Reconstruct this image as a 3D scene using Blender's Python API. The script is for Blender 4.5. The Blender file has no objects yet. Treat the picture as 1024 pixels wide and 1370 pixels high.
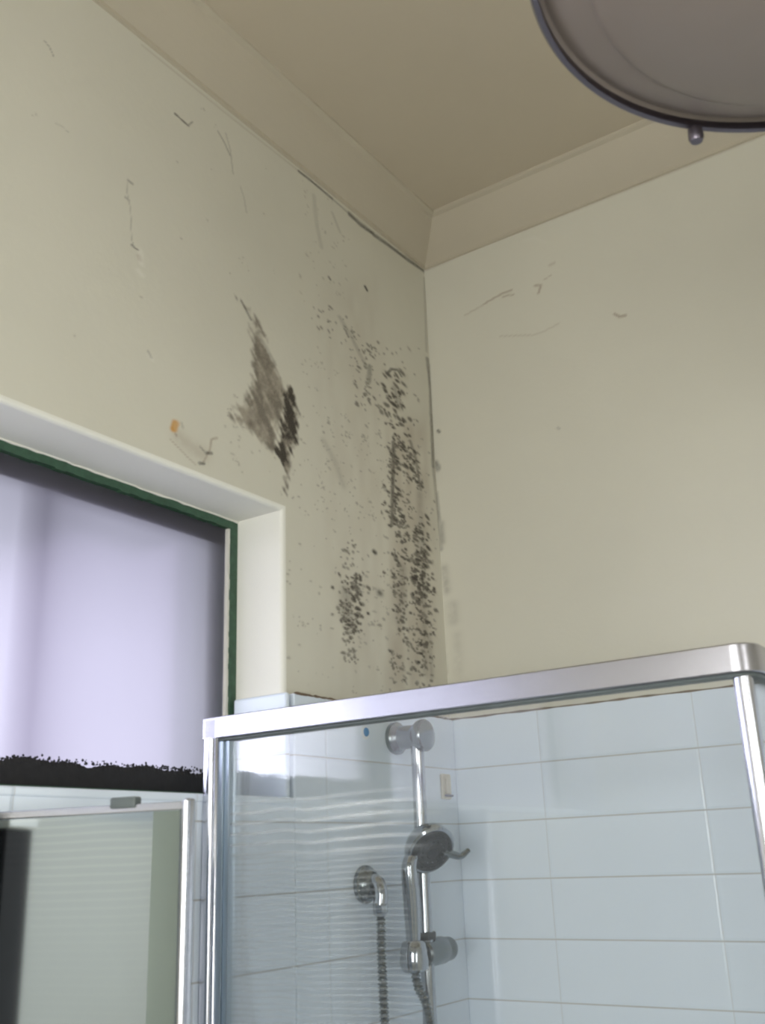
import bpy, bmesh, math, random
import numpy as np
from mathutils import Vector, Matrix

random.seed(7)
SC = bpy.context.scene
COL = SC.collection

# ------------------------------------------------------------------ camera
def make_camera():
    cd = bpy.data.cameras.new('camera')
    cam = bpy.data.objects.new('camera', cd)
    COL.objects.link(cam)
    r = Vector((0.82332723, 0.56643664, -0.03580242))
    u = Vector((0.21132075, -0.24739168, 0.94559024))
    w = Vector((-0.52675974, 0.78609598, 0.32338412))
    m = Matrix((r, u, -w)).transposed().to_4x4()
    m.translation = Vector((1.1172, -1.8952, 1.6))
    cam.matrix_world = m
    cd.sensor_fit = 'VERTICAL'
    cd.sensor_height = 24.0
    cd.lens = 1356.44 * 24.0 / 1370.0
    cd.clip_start = 0.02
    cd.dof.use_dof = True
    cd.dof.focus_distance = 2.0
    cd.dof.aperture_fstop = 5.6
    SC.camera = cam
make_camera()

SC.view_settings.view_transform = 'Standard'
SC.view_settings.look = 'None'
SC.view_settings.gamma = 1.0
SC.view_settings.use_curve_mapping = False
SC.view_settings.exposure = 0.0
SC.cycles.filter_width = 2.4
SC.cycles.max_bounces = 10
SC.cycles.transparent_max_bounces = 16
SC.cycles.sample_clamp_indirect = 6.0

# ------------------------------------------------------------------ daylight
SKY = 1.5          # overcast sky outside
WIN2 = 62.0        # daylight through the second window, behind the camera
SIDE = 230.0        # bright open sky beyond the frosted window, from the near side
RIGHT_FILL = 36.0        # fill lamp added right of the camera to brighten the left wall
wd = bpy.data.worlds.new('overcast_sky'); SC.world = wd; wd.use_nodes = True
bg = wd.node_tree.nodes['Background']
bg.inputs[0].default_value = (0.84, 0.86, 1.0, 1); bg.inputs[1].default_value = SKY

def area(name, loc, target, sx, sy, power, col):
    ld = bpy.data.lights.new(name, 'AREA'); ld.shape = 'RECTANGLE'
    ld.size = sx; ld.size_y = sy; ld.energy = power; ld.color = col
    o = bpy.data.objects.new(name, ld); COL.objects.link(o)
    o.location = loc
    d = Vector(target) - Vector(loc)
    o.rotation_euler = d.to_track_quat('-Z', 'Y').to_euler()
    return o
area('daylight_side', (-1.5, -2.6, 2.35), (0, -0.7, 1.95), 1.6, 1.4, SIDE, (0.95, 0.98, 1.0))
area('daylight_window', (1.25, -3.75, 1.65), (1.2, -3.2, 1.6), 1.3, 1.1, WIN2, (1.0, 0.97, 0.91))
area('added_fill_right', (2.95, -2.35, 1.6), (2.45, -2.35, 1.6), 1.0, 1.1, RIGHT_FILL, (1.0, 0.965, 0.90))

# the phone's own small flash beside its lens, which glints in the aluminium posts
fl = bpy.data.lights.new('phone_flash', 'POINT'); fl.energy = 5.0; fl.shadow_soft_size = 0.005; fl.color = (0.93, 1.0, 0.96)
fo = bpy.data.objects.new('phone_flash', fl); COL.objects.link(fo); fo.location = (1.110, -1.900, 1.612)

# ------------------------------------------------------------------ helpers
def tag(o, label=None, cat=None, group=None, kind=None):
    if label: o['label'] = label
    if cat: o['category'] = cat
    if group: o['group'] = group
    if kind: o['kind'] = kind
    return o

def thing(name, label, cat, loc=(0, 0, 0), group=None):
    o = bpy.data.objects.new(name, None); COL.objects.link(o); o.location = loc
    o.empty_display_size = 0.05
    return tag(o, label, cat, group)

def obj(name, bm, m, parent=None, smooth=False, label=None):
    me = bpy.data.meshes.new(name)
    bmesh.ops.recalc_face_normals(bm, faces=bm.faces)
    bm.to_mesh(me); bm.free()
    if smooth:
        me.polygons.foreach_set('use_smooth', [True] * len(me.polygons))
        try: me.set_sharp_from_angle(angle=math.radians(38))
        except Exception: pass
    me.materials.append(m)
    o = bpy.data.objects.new(name, me); COL.objects.link(o)
    if parent is not None:
        o.parent = parent
        o.matrix_parent_inverse = Matrix.Translation(-Vector(parent.location))
    if label: o['label'] = label
    return o

def struct(name, bm, m, parent=None, smooth=False):
    o = obj(name, bm, m, parent, smooth)
    if parent is None: o['kind'] = 'structure'
    return o

def B(): return bmesh.new()

def box(bm, lo, hi, bevel=0.0, seg=2, mat=None):
    lo = Vector(lo); hi = Vector(hi)
    r = bmesh.ops.create_cube(bm, size=1.0)
    vs = r['verts']
    c = (lo + hi) / 2; s = hi - lo
    for v in vs:
        v.co = Vector((v.co.x * s.x, v.co.y * s.y, v.co.z * s.z)) + c
    if bevel:
        es = list({e for v in vs for e in v.link_edges})
        rr = bmesh.ops.bevel(bm, geom=es, offset=bevel, segments=seg, affect='EDGES', profile=0.5)
        vs = list({v for f in rr['faces'] for v in f.verts} | {v for v in vs if v.is_valid})
    if mat is not None:
        bmesh.ops.transform(bm, matrix=mat, verts=vs)
    return bm

def frame_of(d):
    d = Vector(d).normalized()
    a = Vector((0, 0, 1)) if abs(d.z) < 0.9 else Vector((1, 0, 0))
    x = d.cross(a).normalized(); y = d.cross(x).normalized()
    return x, y, d

def lathe(bm, prof, org, d, seg=32, cap=True):
    """prof: list of (distance along d, radius)"""
    x, y, d = frame_of(d); org = Vector(org)
    rings = []
    for t, r in prof:
        if r < 1e-6:
            rings.append([bm.verts.new(org + d * t)])
        else:
            rings.append([bm.verts.new(org + d * t + (x * math.cos(2 * math.pi * i / seg) + y * math.sin(2 * math.pi * i / seg)) * r) for i in range(seg)])
    for a, b in zip(rings, rings[1:]):
        for i in range(seg):
            j = (i + 1) % seg
            if len(a) == 1 and len(b) == 1: continue
            if len(a) == 1: bm.faces.new((a[0], b[i], b[j]))
            elif len(b) == 1: bm.faces.new((a[i], a[j], b[0]))
            else: bm.faces.new((a[i], a[j], b[j], b[i]))
    for r in (rings[0], rings[-1]):
        if cap and len(r) > 2: bm.faces.new(r)
    return bm

def tube(bm, pts, rad, seg=16, flat=1.0, cap=True):
    """tube through pts; rad a number or a list; flat squashes the second axis"""
    pts = [Vector(p) for p in pts]; n = len(pts)
    rr = rad if isinstance(rad, (list, tuple)) else [rad] * n
    prev = None; rings = []
    for i, p in enumerate(pts):
        t = (pts[min(i + 1, n - 1)] - pts[max(i - 1, 0)]).normalized()
        if prev is None: x, y, _ = frame_of(t)
        else:
            x = (prev - t * prev.dot(t)).normalized(); y = t.cross(x)
        prev = x
        rings.append([bm.verts.new(p + x * math.cos(2 * math.pi * k / seg) * rr[i] + y * math.sin(2 * math.pi * k / seg) * rr[i] * flat) for k in range(seg)])
    for a, b in zip(rings, rings[1:]):
        for k in range(seg):
            j = (k + 1) % seg
            bm.faces.new((a[k], a[j], b[j], b[k]))
    if cap:
        bm.faces.new(rings[0]); bm.faces.new(rings[-1])
    return bm

def bez(ps, n=24):
    """Catmull-Rom through points"""
    P = [Vector(p) for p in ps]; P = [P[0] * 2 - P[1]] + P + [P[-1] * 2 - P[-2]]
    out = []
    for i in range(1, len(P) - 2):
        for k in range(n):
            t = k / n
            out.append(0.5 * ((2 * P[i]) + (-P[i - 1] + P[i + 1]) * t + (2 * P[i - 1] - 5 * P[i] + 4 * P[i + 1] - P[i + 2]) * t * t + (-P[i - 1] + 3 * P[i] - 3 * P[i + 1] + P[i + 2]) * t ** 3))
    out.append(P[-2]); return out

def prism(bm, poly, axis, a, b):
    """extrude a polygon given in the two other axes along axis from a to b"""
    def P(p, t):
        if axis == 0: return (t, p[0], p[1])
        if axis == 1: return (p[0], t, p[1])
        return (p[0], p[1], t)
    A = [bm.verts.new(P(p, a)) for p in poly]; Bv = [bm.verts.new(P(p, b)) for p in poly]
    n = len(poly)
    for i in range(n):
        j = (i + 1) % n
        bm.faces.new((A[i], A[j], Bv[j], Bv[i]))
    bm.faces.new(A); bm.faces.new(Bv)
    return bm

# ------------------------------------------------------------------ materials
class NT:
    def __init__(s, name):
        s.m = bpy.data.materials.new(name); s.m.use_nodes = True
        s.t = s.m.node_tree; s.t.nodes.clear()
        s.out = s.t.nodes.new('ShaderNodeOutputMaterial')
    def n(s, typ, **kw):
        nd = s.t.nodes.new('ShaderNode' + typ)
        for k, v in kw.items(): setattr(nd, k, v)
        return nd
    def l(s, a, b): s.t.links.new(a, b)
    def math(s, op, a, b=None, c=None, clamp=False):
        nd = s.n('Math', operation=op, use_clamp=clamp)
        for i, v in enumerate((a, b, c)):
            if v is None: continue
            if hasattr(v, 'links'): s.l(v, nd.inputs[i])
            else: nd.inputs[i].default_value = v
        return nd.outputs[0]
    def mix(s, fac, a, b):
        nd = s.n('Mix', data_type='RGBA')
        for sock, v in ((nd.inputs[0], fac), (nd.inputs[6], a), (nd.inputs[7], b)):
            if hasattr(v, 'links'): s.l(v, sock)
            elif isinstance(v, (int, float)): sock.default_value = v
            else: sock.default_value = (*v, 1)
        return nd.outputs[2]
    def noise(s, scale, detail=3, rough=0.5, vec=None, out=0):
        nd = s.n('TexNoise'); nd.inputs['Scale'].default_value = scale
        nd.inputs['Detail'].default_value = detail; nd.inputs['Roughness'].default_value = rough
        if vec is not None: s.l(vec, nd.inputs['Vector'])
        return nd.outputs[out]
    def pos(s, scale=(1, 1, 1)):
        g = s.n('NewGeometry')
        mp = s.n('Mapping'); mp.inputs['Scale'].default_value = scale
        s.l(g.outputs['Position'], mp.inputs['Vector'])
        return mp.outputs[0]
    def bump(s, h, strength=0.3, dist=0.002):
        b = s.n('Bump'); b.inputs['Strength'].default_value = strength; b.inputs['Distance'].default_value = dist
        s.l(h, b.inputs['Height']); return b.outputs[0]
    def pbr(s, col, rough=0.5, metal=0.0, normal=None, **kw):
        p = s.n('BsdfPrincipled')
        for sock, v in ((p.inputs['Base Color'], col), (p.inputs['Roughness'], rough), (p.inputs['Metallic'], metal)):
            if hasattr(v, 'links'): s.l(v, sock)
            elif isinstance(v, (int, float)): sock.default_value = v
            else: sock.default_value = (*v, 1)
        if normal is not None: s.l(normal, p.inputs['Normal'])
        for k, v in kw.items(): p.inputs[k.replace('_', ' ')].default_value = v
        s.l(p.outputs[0], s.out.inputs[0]); return p

PAINT = (0.68, 0.66, 0.565)
def paint(name, stained=False, col=PAINT):
    s = NT(name); v = s.pos()
    base = s.mix(s.noise(2.2, 4, 0.6, v), [c * 0.93 for c in col], [min(1, c * 1.05) for c in col])
    h = s.math('ADD', s.noise(55, 3, 0.6, v), s.math('MULTIPLY', s.noise(7, 2, 0.5, v), 1.6))
    if stained:
        a = s.n('Attribute', attribute_name='stain'); sp = s.n('SeparateColor'); s.l(a.outputs['Color'], sp.inputs[0])
        gn = s.math('MULTIPLY_ADD', s.noise(420, 2, 0.6, v), 0.9, 0.55)
        base = s.mix(s.math('MULTIPLY', sp.outputs[1], 0.95, clamp=True), base, (0.30, 0.225, 0.155))
        base = s.mix(s.math('MULTIPLY', sp.outputs[2], 1.0, clamp=True), base, (0.60, 0.30, 0.06))
        base = s.mix(s.math('MULTIPLY', a.outputs['Alpha'], 0.9, clamp=True), base, (0.80, 0.78, 0.70))
        base = s.mix(s.math('MULTIPLY', sp.outputs[0], gn, clamp=True), base, (0.040, 0.033, 0.026))
        h = s.math('ADD', h, s.math('MULTIPLY', sp.outputs[0], 0.8))
    s.pbr(base, 0.62, normal=s.bump(h, 0.35, 0.0015)); return s.m

def tile(name, axis, off):
    s = NT(name); g = s.n('NewGeometry'); sx = s.n('SeparateXYZ'); s.l(g.outputs['Position'], sx.inputs[0])
    def line(coord, o, w, t, soft):
        f = s.math('FRACT', s.math('DIVIDE', s.math('SUBTRACT', coord, o - 40 * w), w))
        d = s.math('MULTIPLY', s.math('MINIMUM', f, s.math('SUBTRACT', 1.0, f)), w)
        mr = s.n('MapRange', interpolation_type='SMOOTHSTEP'); s.l(d, mr.inputs[0])
        mr.inputs[1].default_value = t; mr.inputs[2].default_value = t + soft
        mr.inputs[3].default_value = 1; mr.inputs[4].default_value = 0
        return mr.outputs[0]
    w = 0.316
    hz = line(sx.outputs[2], 1.770, 0.1083, 0.0009, 0.0008)
    vt = line(sx.outputs[axis], off, w, 0.0006, 0.0006)
    j = s.math('MAXIMUM', hz, s.math('MULTIPLY', vt, 0.55))
    pz = line(sx.outputs[2], 1.770, 0.1083, 0.001, 0.005)
    pv = line(sx.outputs[axis], off, w, 0.001, 0.004)
    pil = s.math('MAXIMUM', pz, pv)
    v = s.pos()
    tc = s.mix(s.noise(3, 2, 0.5, v), (0.72, 0.80, 0.90), (0.76, 0.84, 0.94))
    dirt = s.noise(9, 4, 0.6, v)
    jc = s.mix(dirt, (0.30, 0.29, 0.28), (0.52, 0.53, 0.53))
    col = s.mix(s.math('MULTIPLY', j, 0.8), tc, jc)
    h = s.math('ADD', s.math('MULTIPLY', pil, -1.0), s.math('MULTIPLY', s.noise(5, 2, 0.5, v), 0.5))
    s.pbr(col, s.math('MULTIPLY_ADD', j, 0.5, 0.16), normal=s.bump(h, 0.35, 0.0016)); return s.m

def metal(name, col, rough, brushed=None, aniso=0.0):
    s = NT(name)
    n = None
    if brushed:
        v = s.pos(brushed); n = s.bump(s.noise(60, 3, 0.6, v), 0.12, 0.0006)
    s.pbr(col, rough, 1.0, normal=n, Anisotropic=aniso); return s.m

def plain(name, col, rough=0.5, nscale=30, var=0.1, **kw):
    s = NT(name); v = s.pos()
    c = s.mix(s.noise(nscale, 3, 0.6, v), [x * (1 - var) for x in col], [min(1, x * (1 + var)) for x in col])
    s.pbr(c, rough, normal=s.bump(s.noise(nscale * 4, 2, 0.5, v), 0.1, 0.0005), **kw); return s.m

def clear_glass(name, tint, streaks=False, refl=1.0):  # streaks: paints wavy reflections as pale bands
    s = NT(name)
    tr = s.n('BsdfTransparent'); tr.inputs[0].default_value = (*tint, 1)
    gl = s.n('BsdfGlossy'); gl.inputs[0].default_value = (1, 1, 1, 1); gl.inputs['Roughness'].default_value = 0.02
    fr = s.n('Fresnel'); fr.inputs[0].default_value = 1.5
    mx = s.n('MixShader'); s.l(s.math('MULTIPLY', fr.outputs[0], refl, clamp=True), mx.inputs[0]); s.l(tr.outputs[0], mx.inputs[1]); s.l(gl.outputs[0], mx.inputs[2])
    last = mx.outputs[0]
    if streaks:  # wavy reflections painted on the glass as pale diffuse bands
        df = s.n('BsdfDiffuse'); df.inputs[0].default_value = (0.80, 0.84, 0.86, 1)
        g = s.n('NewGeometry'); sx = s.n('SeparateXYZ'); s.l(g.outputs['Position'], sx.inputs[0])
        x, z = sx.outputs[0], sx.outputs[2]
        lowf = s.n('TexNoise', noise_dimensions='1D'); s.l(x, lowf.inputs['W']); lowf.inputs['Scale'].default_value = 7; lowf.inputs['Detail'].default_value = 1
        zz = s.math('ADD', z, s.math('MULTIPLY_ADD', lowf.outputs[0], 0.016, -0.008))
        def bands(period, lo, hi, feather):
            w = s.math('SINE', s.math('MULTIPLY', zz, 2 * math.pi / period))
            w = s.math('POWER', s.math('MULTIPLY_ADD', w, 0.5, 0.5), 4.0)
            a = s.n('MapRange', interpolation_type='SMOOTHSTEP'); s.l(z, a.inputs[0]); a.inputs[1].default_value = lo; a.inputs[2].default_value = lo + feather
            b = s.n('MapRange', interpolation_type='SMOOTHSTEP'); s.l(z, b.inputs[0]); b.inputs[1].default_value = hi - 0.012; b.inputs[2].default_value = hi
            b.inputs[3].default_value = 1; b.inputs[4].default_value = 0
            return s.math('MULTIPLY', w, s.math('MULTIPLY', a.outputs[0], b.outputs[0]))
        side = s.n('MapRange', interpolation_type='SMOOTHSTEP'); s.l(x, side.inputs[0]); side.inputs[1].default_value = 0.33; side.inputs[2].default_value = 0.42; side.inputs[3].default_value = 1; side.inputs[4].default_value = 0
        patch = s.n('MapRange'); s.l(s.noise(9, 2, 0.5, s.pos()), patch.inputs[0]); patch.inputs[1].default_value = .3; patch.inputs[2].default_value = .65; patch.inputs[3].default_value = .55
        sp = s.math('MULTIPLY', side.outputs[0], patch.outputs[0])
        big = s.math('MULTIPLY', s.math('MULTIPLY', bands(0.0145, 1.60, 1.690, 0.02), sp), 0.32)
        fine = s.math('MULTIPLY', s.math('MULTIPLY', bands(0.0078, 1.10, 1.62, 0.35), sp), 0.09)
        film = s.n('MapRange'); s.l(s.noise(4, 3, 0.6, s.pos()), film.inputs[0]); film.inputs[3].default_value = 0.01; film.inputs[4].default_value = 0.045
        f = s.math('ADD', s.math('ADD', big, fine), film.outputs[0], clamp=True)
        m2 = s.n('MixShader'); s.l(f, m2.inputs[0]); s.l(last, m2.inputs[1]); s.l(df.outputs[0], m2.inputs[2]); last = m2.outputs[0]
    s.l(last, s.out.inputs[0]); return s.m

def frosted(name):
    s = NT(name); v = s.pos()
    n = s.bump(s.noise(240, 2, 0.5, v), 0.10, 0.0004)
    rf = s.n('BsdfRefraction'); rf.inputs['Color'].default_value = (0.55, 0.545, 0.64, 1); rf.inputs['Roughness'].default_value = 0.55; rf.inputs['IOR'].default_value = 1.25
    tl = s.n('BsdfTranslucent'); tl.inputs[0].default_value = (0.52, 0.515, 0.61, 1)
    tr = s.n('BsdfTransparent'); tr.inputs[0].default_value = (0.85, 0.86, 0.92, 1)
    df = s.n('BsdfPrincipled'); df.inputs['Base Color'].default_value = (0.22, 0.21, 0.24, 1); df.inputs['Roughness'].default_value = 0.3
    for a in (rf, tl, df): s.l(n, a.inputs['Normal'])
    def mx(f, a, b):
        m = s.n('MixShader'); m.inputs[0].default_value = f; s.l(a, m.inputs[1]); s.l(b, m.inputs[2]); return m.outputs[0]
    o = mx(0.45, rf.outputs[0], tl.outputs[0])
    o = mx(0.03, o, tr.outputs[0])
    o = mx(0.20, o, df.outputs[0])
    s.l(o, s.out.inputs[0]); return s.m

M = dict(
    wall=paint('cream_wall_paint', True), plain_wall=paint('cream_paint'),
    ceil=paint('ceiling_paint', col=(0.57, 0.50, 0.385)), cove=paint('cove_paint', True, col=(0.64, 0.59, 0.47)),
    reveal=paint('reveal_paint', col=(0.82, 0.81, 0.74)),
    tile_l=tile('white_wall_tile_left', 1, -0.4563), tile_b=tile('white_wall_tile_back', 0, 0.2130),
    alu=metal('brushed_aluminium', (0.50, 0.495, 0.54), 0.24, (1, 1, 30), 0.4),
    alu_v=metal('polished_aluminium_post', (0.60, 0.61, 0.67), 0.22, (20, 20, 0.6), 0.3),
    alu_d=metal('grey_aluminium_channel', (0.36, 0.42, 0.48), 0.35),
    chrome=metal('chrome', (0.42, 0.44, 0.47), 0.10), chrome_d=metal('darkened_chrome', (0.21, 0.23, 0.235), 0.20),  # colour darkened to stand for reflections of a dark room
    spray=plain('dark_spray_plate', (0.015, 0.015, 0.02), 0.5),
    black=plain('black_plastic', (0.02, 0.02, 0.022), 0.4),
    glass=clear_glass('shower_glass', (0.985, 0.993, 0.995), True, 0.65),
    pane2=clear_glass('window_glass', (0.97, 0.98, 0.98)),
    frosted=frosted('frosted_glass'),
    green=plain('flaking_green_paint', (0.036, 0.088, 0.052), 0.55, 90, 0.5),
    whitep=plain('white_paint', (0.74, 0.72, 0.66), 0.45),
    mould=plain('black_mould', (0.014, 0.014, 0.016), 0.8, 90, 0.5),
    rubber=plain('grey_seal', (0.10, 0.12, 0.12), 0.5),
    floor=plain('grey_floor_tile', (0.35, 0.36, 0.36), 0.4, 6),
    wood=plain('dark_stained_timber', (0.020, 0.016, 0.015), 0.9, 20, 0.3),
    occluder_grey=plain('grey_occluder', (0.22, 0.19, 0.24), 0.9, 5, 0.15),
    eave=plain('dark_eave', (0.03, 0.03, 0.035), 0.9),
    rim=metal('bronze_grey_rim', (0.20, 0.18, 0.21), 0.38),
    shade=plain('smoked_shade', (0.25, 0.205, 0.175), 0.36, 4, 0.12),
    cream=plain('cream_plastic', (0.62, 0.58, 0.46), 0.4),
    blue=plain('blue_sticker', (0.03, 0.22, 0.50), 0.4), white=plain('white_plastic', (0.8, 0.82, 0.84), 0.4),
    ceramic=plain('white_tray', (0.75, 0.76, 0.77), 0.2),
)
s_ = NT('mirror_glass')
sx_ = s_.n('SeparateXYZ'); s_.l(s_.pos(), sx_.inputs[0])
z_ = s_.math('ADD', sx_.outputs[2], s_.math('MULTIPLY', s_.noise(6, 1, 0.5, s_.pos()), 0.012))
w_ = s_.math('POWER', s_.math('MULTIPLY_ADD', s_.math('SINE', s_.math('MULTIPLY', z_, 2 * math.pi / 0.0085)), 0.5, 0.5), 3.0)  # wavy reflected bands painted into the mirror tint
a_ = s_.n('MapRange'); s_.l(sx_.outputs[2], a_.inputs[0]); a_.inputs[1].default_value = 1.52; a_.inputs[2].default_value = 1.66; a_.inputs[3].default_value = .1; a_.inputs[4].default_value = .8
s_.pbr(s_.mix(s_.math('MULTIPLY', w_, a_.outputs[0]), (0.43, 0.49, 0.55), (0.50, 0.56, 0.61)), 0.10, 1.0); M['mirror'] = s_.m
s_ = NT('mirror_bevel')
s_.pbr((0.40, 0.48, 0.50), 0.14, 1.0); M['bevel'] = s_.m

# ------------------------------------------------------------------ room
ZC = 3.0733; ZJ = 2.9814; CV = 0.084   # ceiling, lower edge of the cove, width of the cove
X1, Y1 = 2.45, -3.2
TT, TS = 1.873, 1.700                   # top of tiling, window sill
WY0, WY1, WZ1 = -2.25, -0.5538, 2.205   # window opening
TF = 0.016                              # tile face proud of the plaster

SPECKLES = [
  ([(-0.207, 2.615), (-0.114, 2.652), (-0.125, 2.513), (-0.216, 2.482)], 48, 0.0048, 0.012, 0.63, 0.95),
  ([(-0.191, 2.459), (-0.152, 2.472), (-0.167, 2.268), (-0.205, 2.259)], 85, 0.0045, 0.0102, 0.54, 0.95),
  ([(-0.194, 2.286), (-0.123, 2.305), (-0.128, 2.249), (-0.198, 2.232)], 26, 0.0043, 0.0098, 0.61, 0.9),
  ([(-0.152, 2.468), (-0.096, 2.494), (-0.065, 2.409), (-0.056, 2.376), (-0.104, 2.388)], 60, 0.0049, 0.0107, 0.54, 0.95),
  ([(-0.158, 2.399), (-0.102, 2.416), (-0.116, 2.252), (-0.169, 2.239)], 40, 0.0037, 0.0087, 0.56, 0.85),
  ([(-0.099, 2.311), (-0.048, 2.324), (-0.064, 1.969), (-0.111, 1.963)], 120, 0.005, 0.0112, 0.52, 0.95),
  ([(-0.194, 2.212), (-0.124, 2.228), (-0.139, 2.046), (-0.206, 2.035)], 90, 0.0043, 0.0098, 0.57, 0.9),
  ([(-0.118, 2.229), (-0.049, 2.245), (-0.061, 2.124), (-0.127, 2.112)], 60, 0.006, 0.0114, 0.58, 1.0),
  ([(-0.211, 2.05), (-0.047, 2.076), (-0.061, 1.93), (-0.22, 1.913)], 75, 0.004, 0.0092, 0.57, 0.85),
  ([(-0.384, 2.087), (-0.346, 2.132), (-0.311, 2.131), (-0.321, 2.024), (-0.352, 1.99), (-0.393, 2.034)], 110, 0.0043, 0.0085, 0.63, 0.95),
  ([(-0.37, 2.019), (-0.331, 2.026), (-0.334, 1.953), (-0.373, 1.948)], 24, 0.0031, 0.0066, 0.63, 0.8),
  ([(-0.402, 2.184), (-0.328, 2.202), (-0.331, 2.139), (-0.404, 2.124)], 16, 0.0038, 0.0075, 0.6, 0.7),
  ([(-0.464, 2.639), (-0.387, 2.71), (-0.239, 2.657), (-0.245, 2.564), (-0.325, 2.604)], 55, 0.0026, 0.0063, 0.67, 0.65),
  ([(-0.309, 2.655), (-0.223, 2.692), (-0.232, 2.533), (-0.317, 2.502)], 38, 0.0036, 0.0077, 0.68, 0.7),
  ([(-0.224, 2.682), (-0.047, 2.757), (-0.065, 2.556), (-0.235, 2.497)], 38, 0.0031, 0.0072, 0.6, 0.6),
  ([(-0.445, 2.423), (-0.191, 2.512), (-0.206, 2.283), (-0.45, 2.22)], 80, 0.0021, 0.005, 0.62, 0.45),
  ([(-0.513, 2.527), (-0.298, 2.615), (-0.315, 2.255), (-0.517, 2.203)], 90, 0.0017, 0.004, 0.65, 0.35),
  ([(-0.496, 2.954), (-0.305, 3.068), (-0.321, 2.713), (-0.5, 2.632)], 50, 0.0018, 0.0042, 0.71, 0.28),
  ([(-0.538, 2.27), (-0.2, 2.369), (-0.231, 1.904), (-0.542, 1.871)], 110, 0.0017, 0.0043, 0.63, 0.4),
  ([(-0.304, 2.473), (0.02, 2.586), (-0.045, 1.939), (-0.332, 1.907)], 110, 0.0023, 0.0057, 0.61, 0.5),
  ([(-0.711, 2.373), (-0.503, 2.45), (-0.505, 2.28), (-0.708, 2.221)], 40, 0.0016, 0.0036, 0.75, 0.35),
  ([(-0.321, 2.129), (-0.201, 2.154), (-0.211, 2.011), (-0.328, 1.994)], 20, 0.0039, 0.0079, 0.57, 0.5),
  ([(-1.204, 2.766), (-0.491, 3.312), (-0.503, 2.466), (-1.149, 2.222)], 26, 0.0011, 0.0024, 0.92, 0.3),
]
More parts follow.
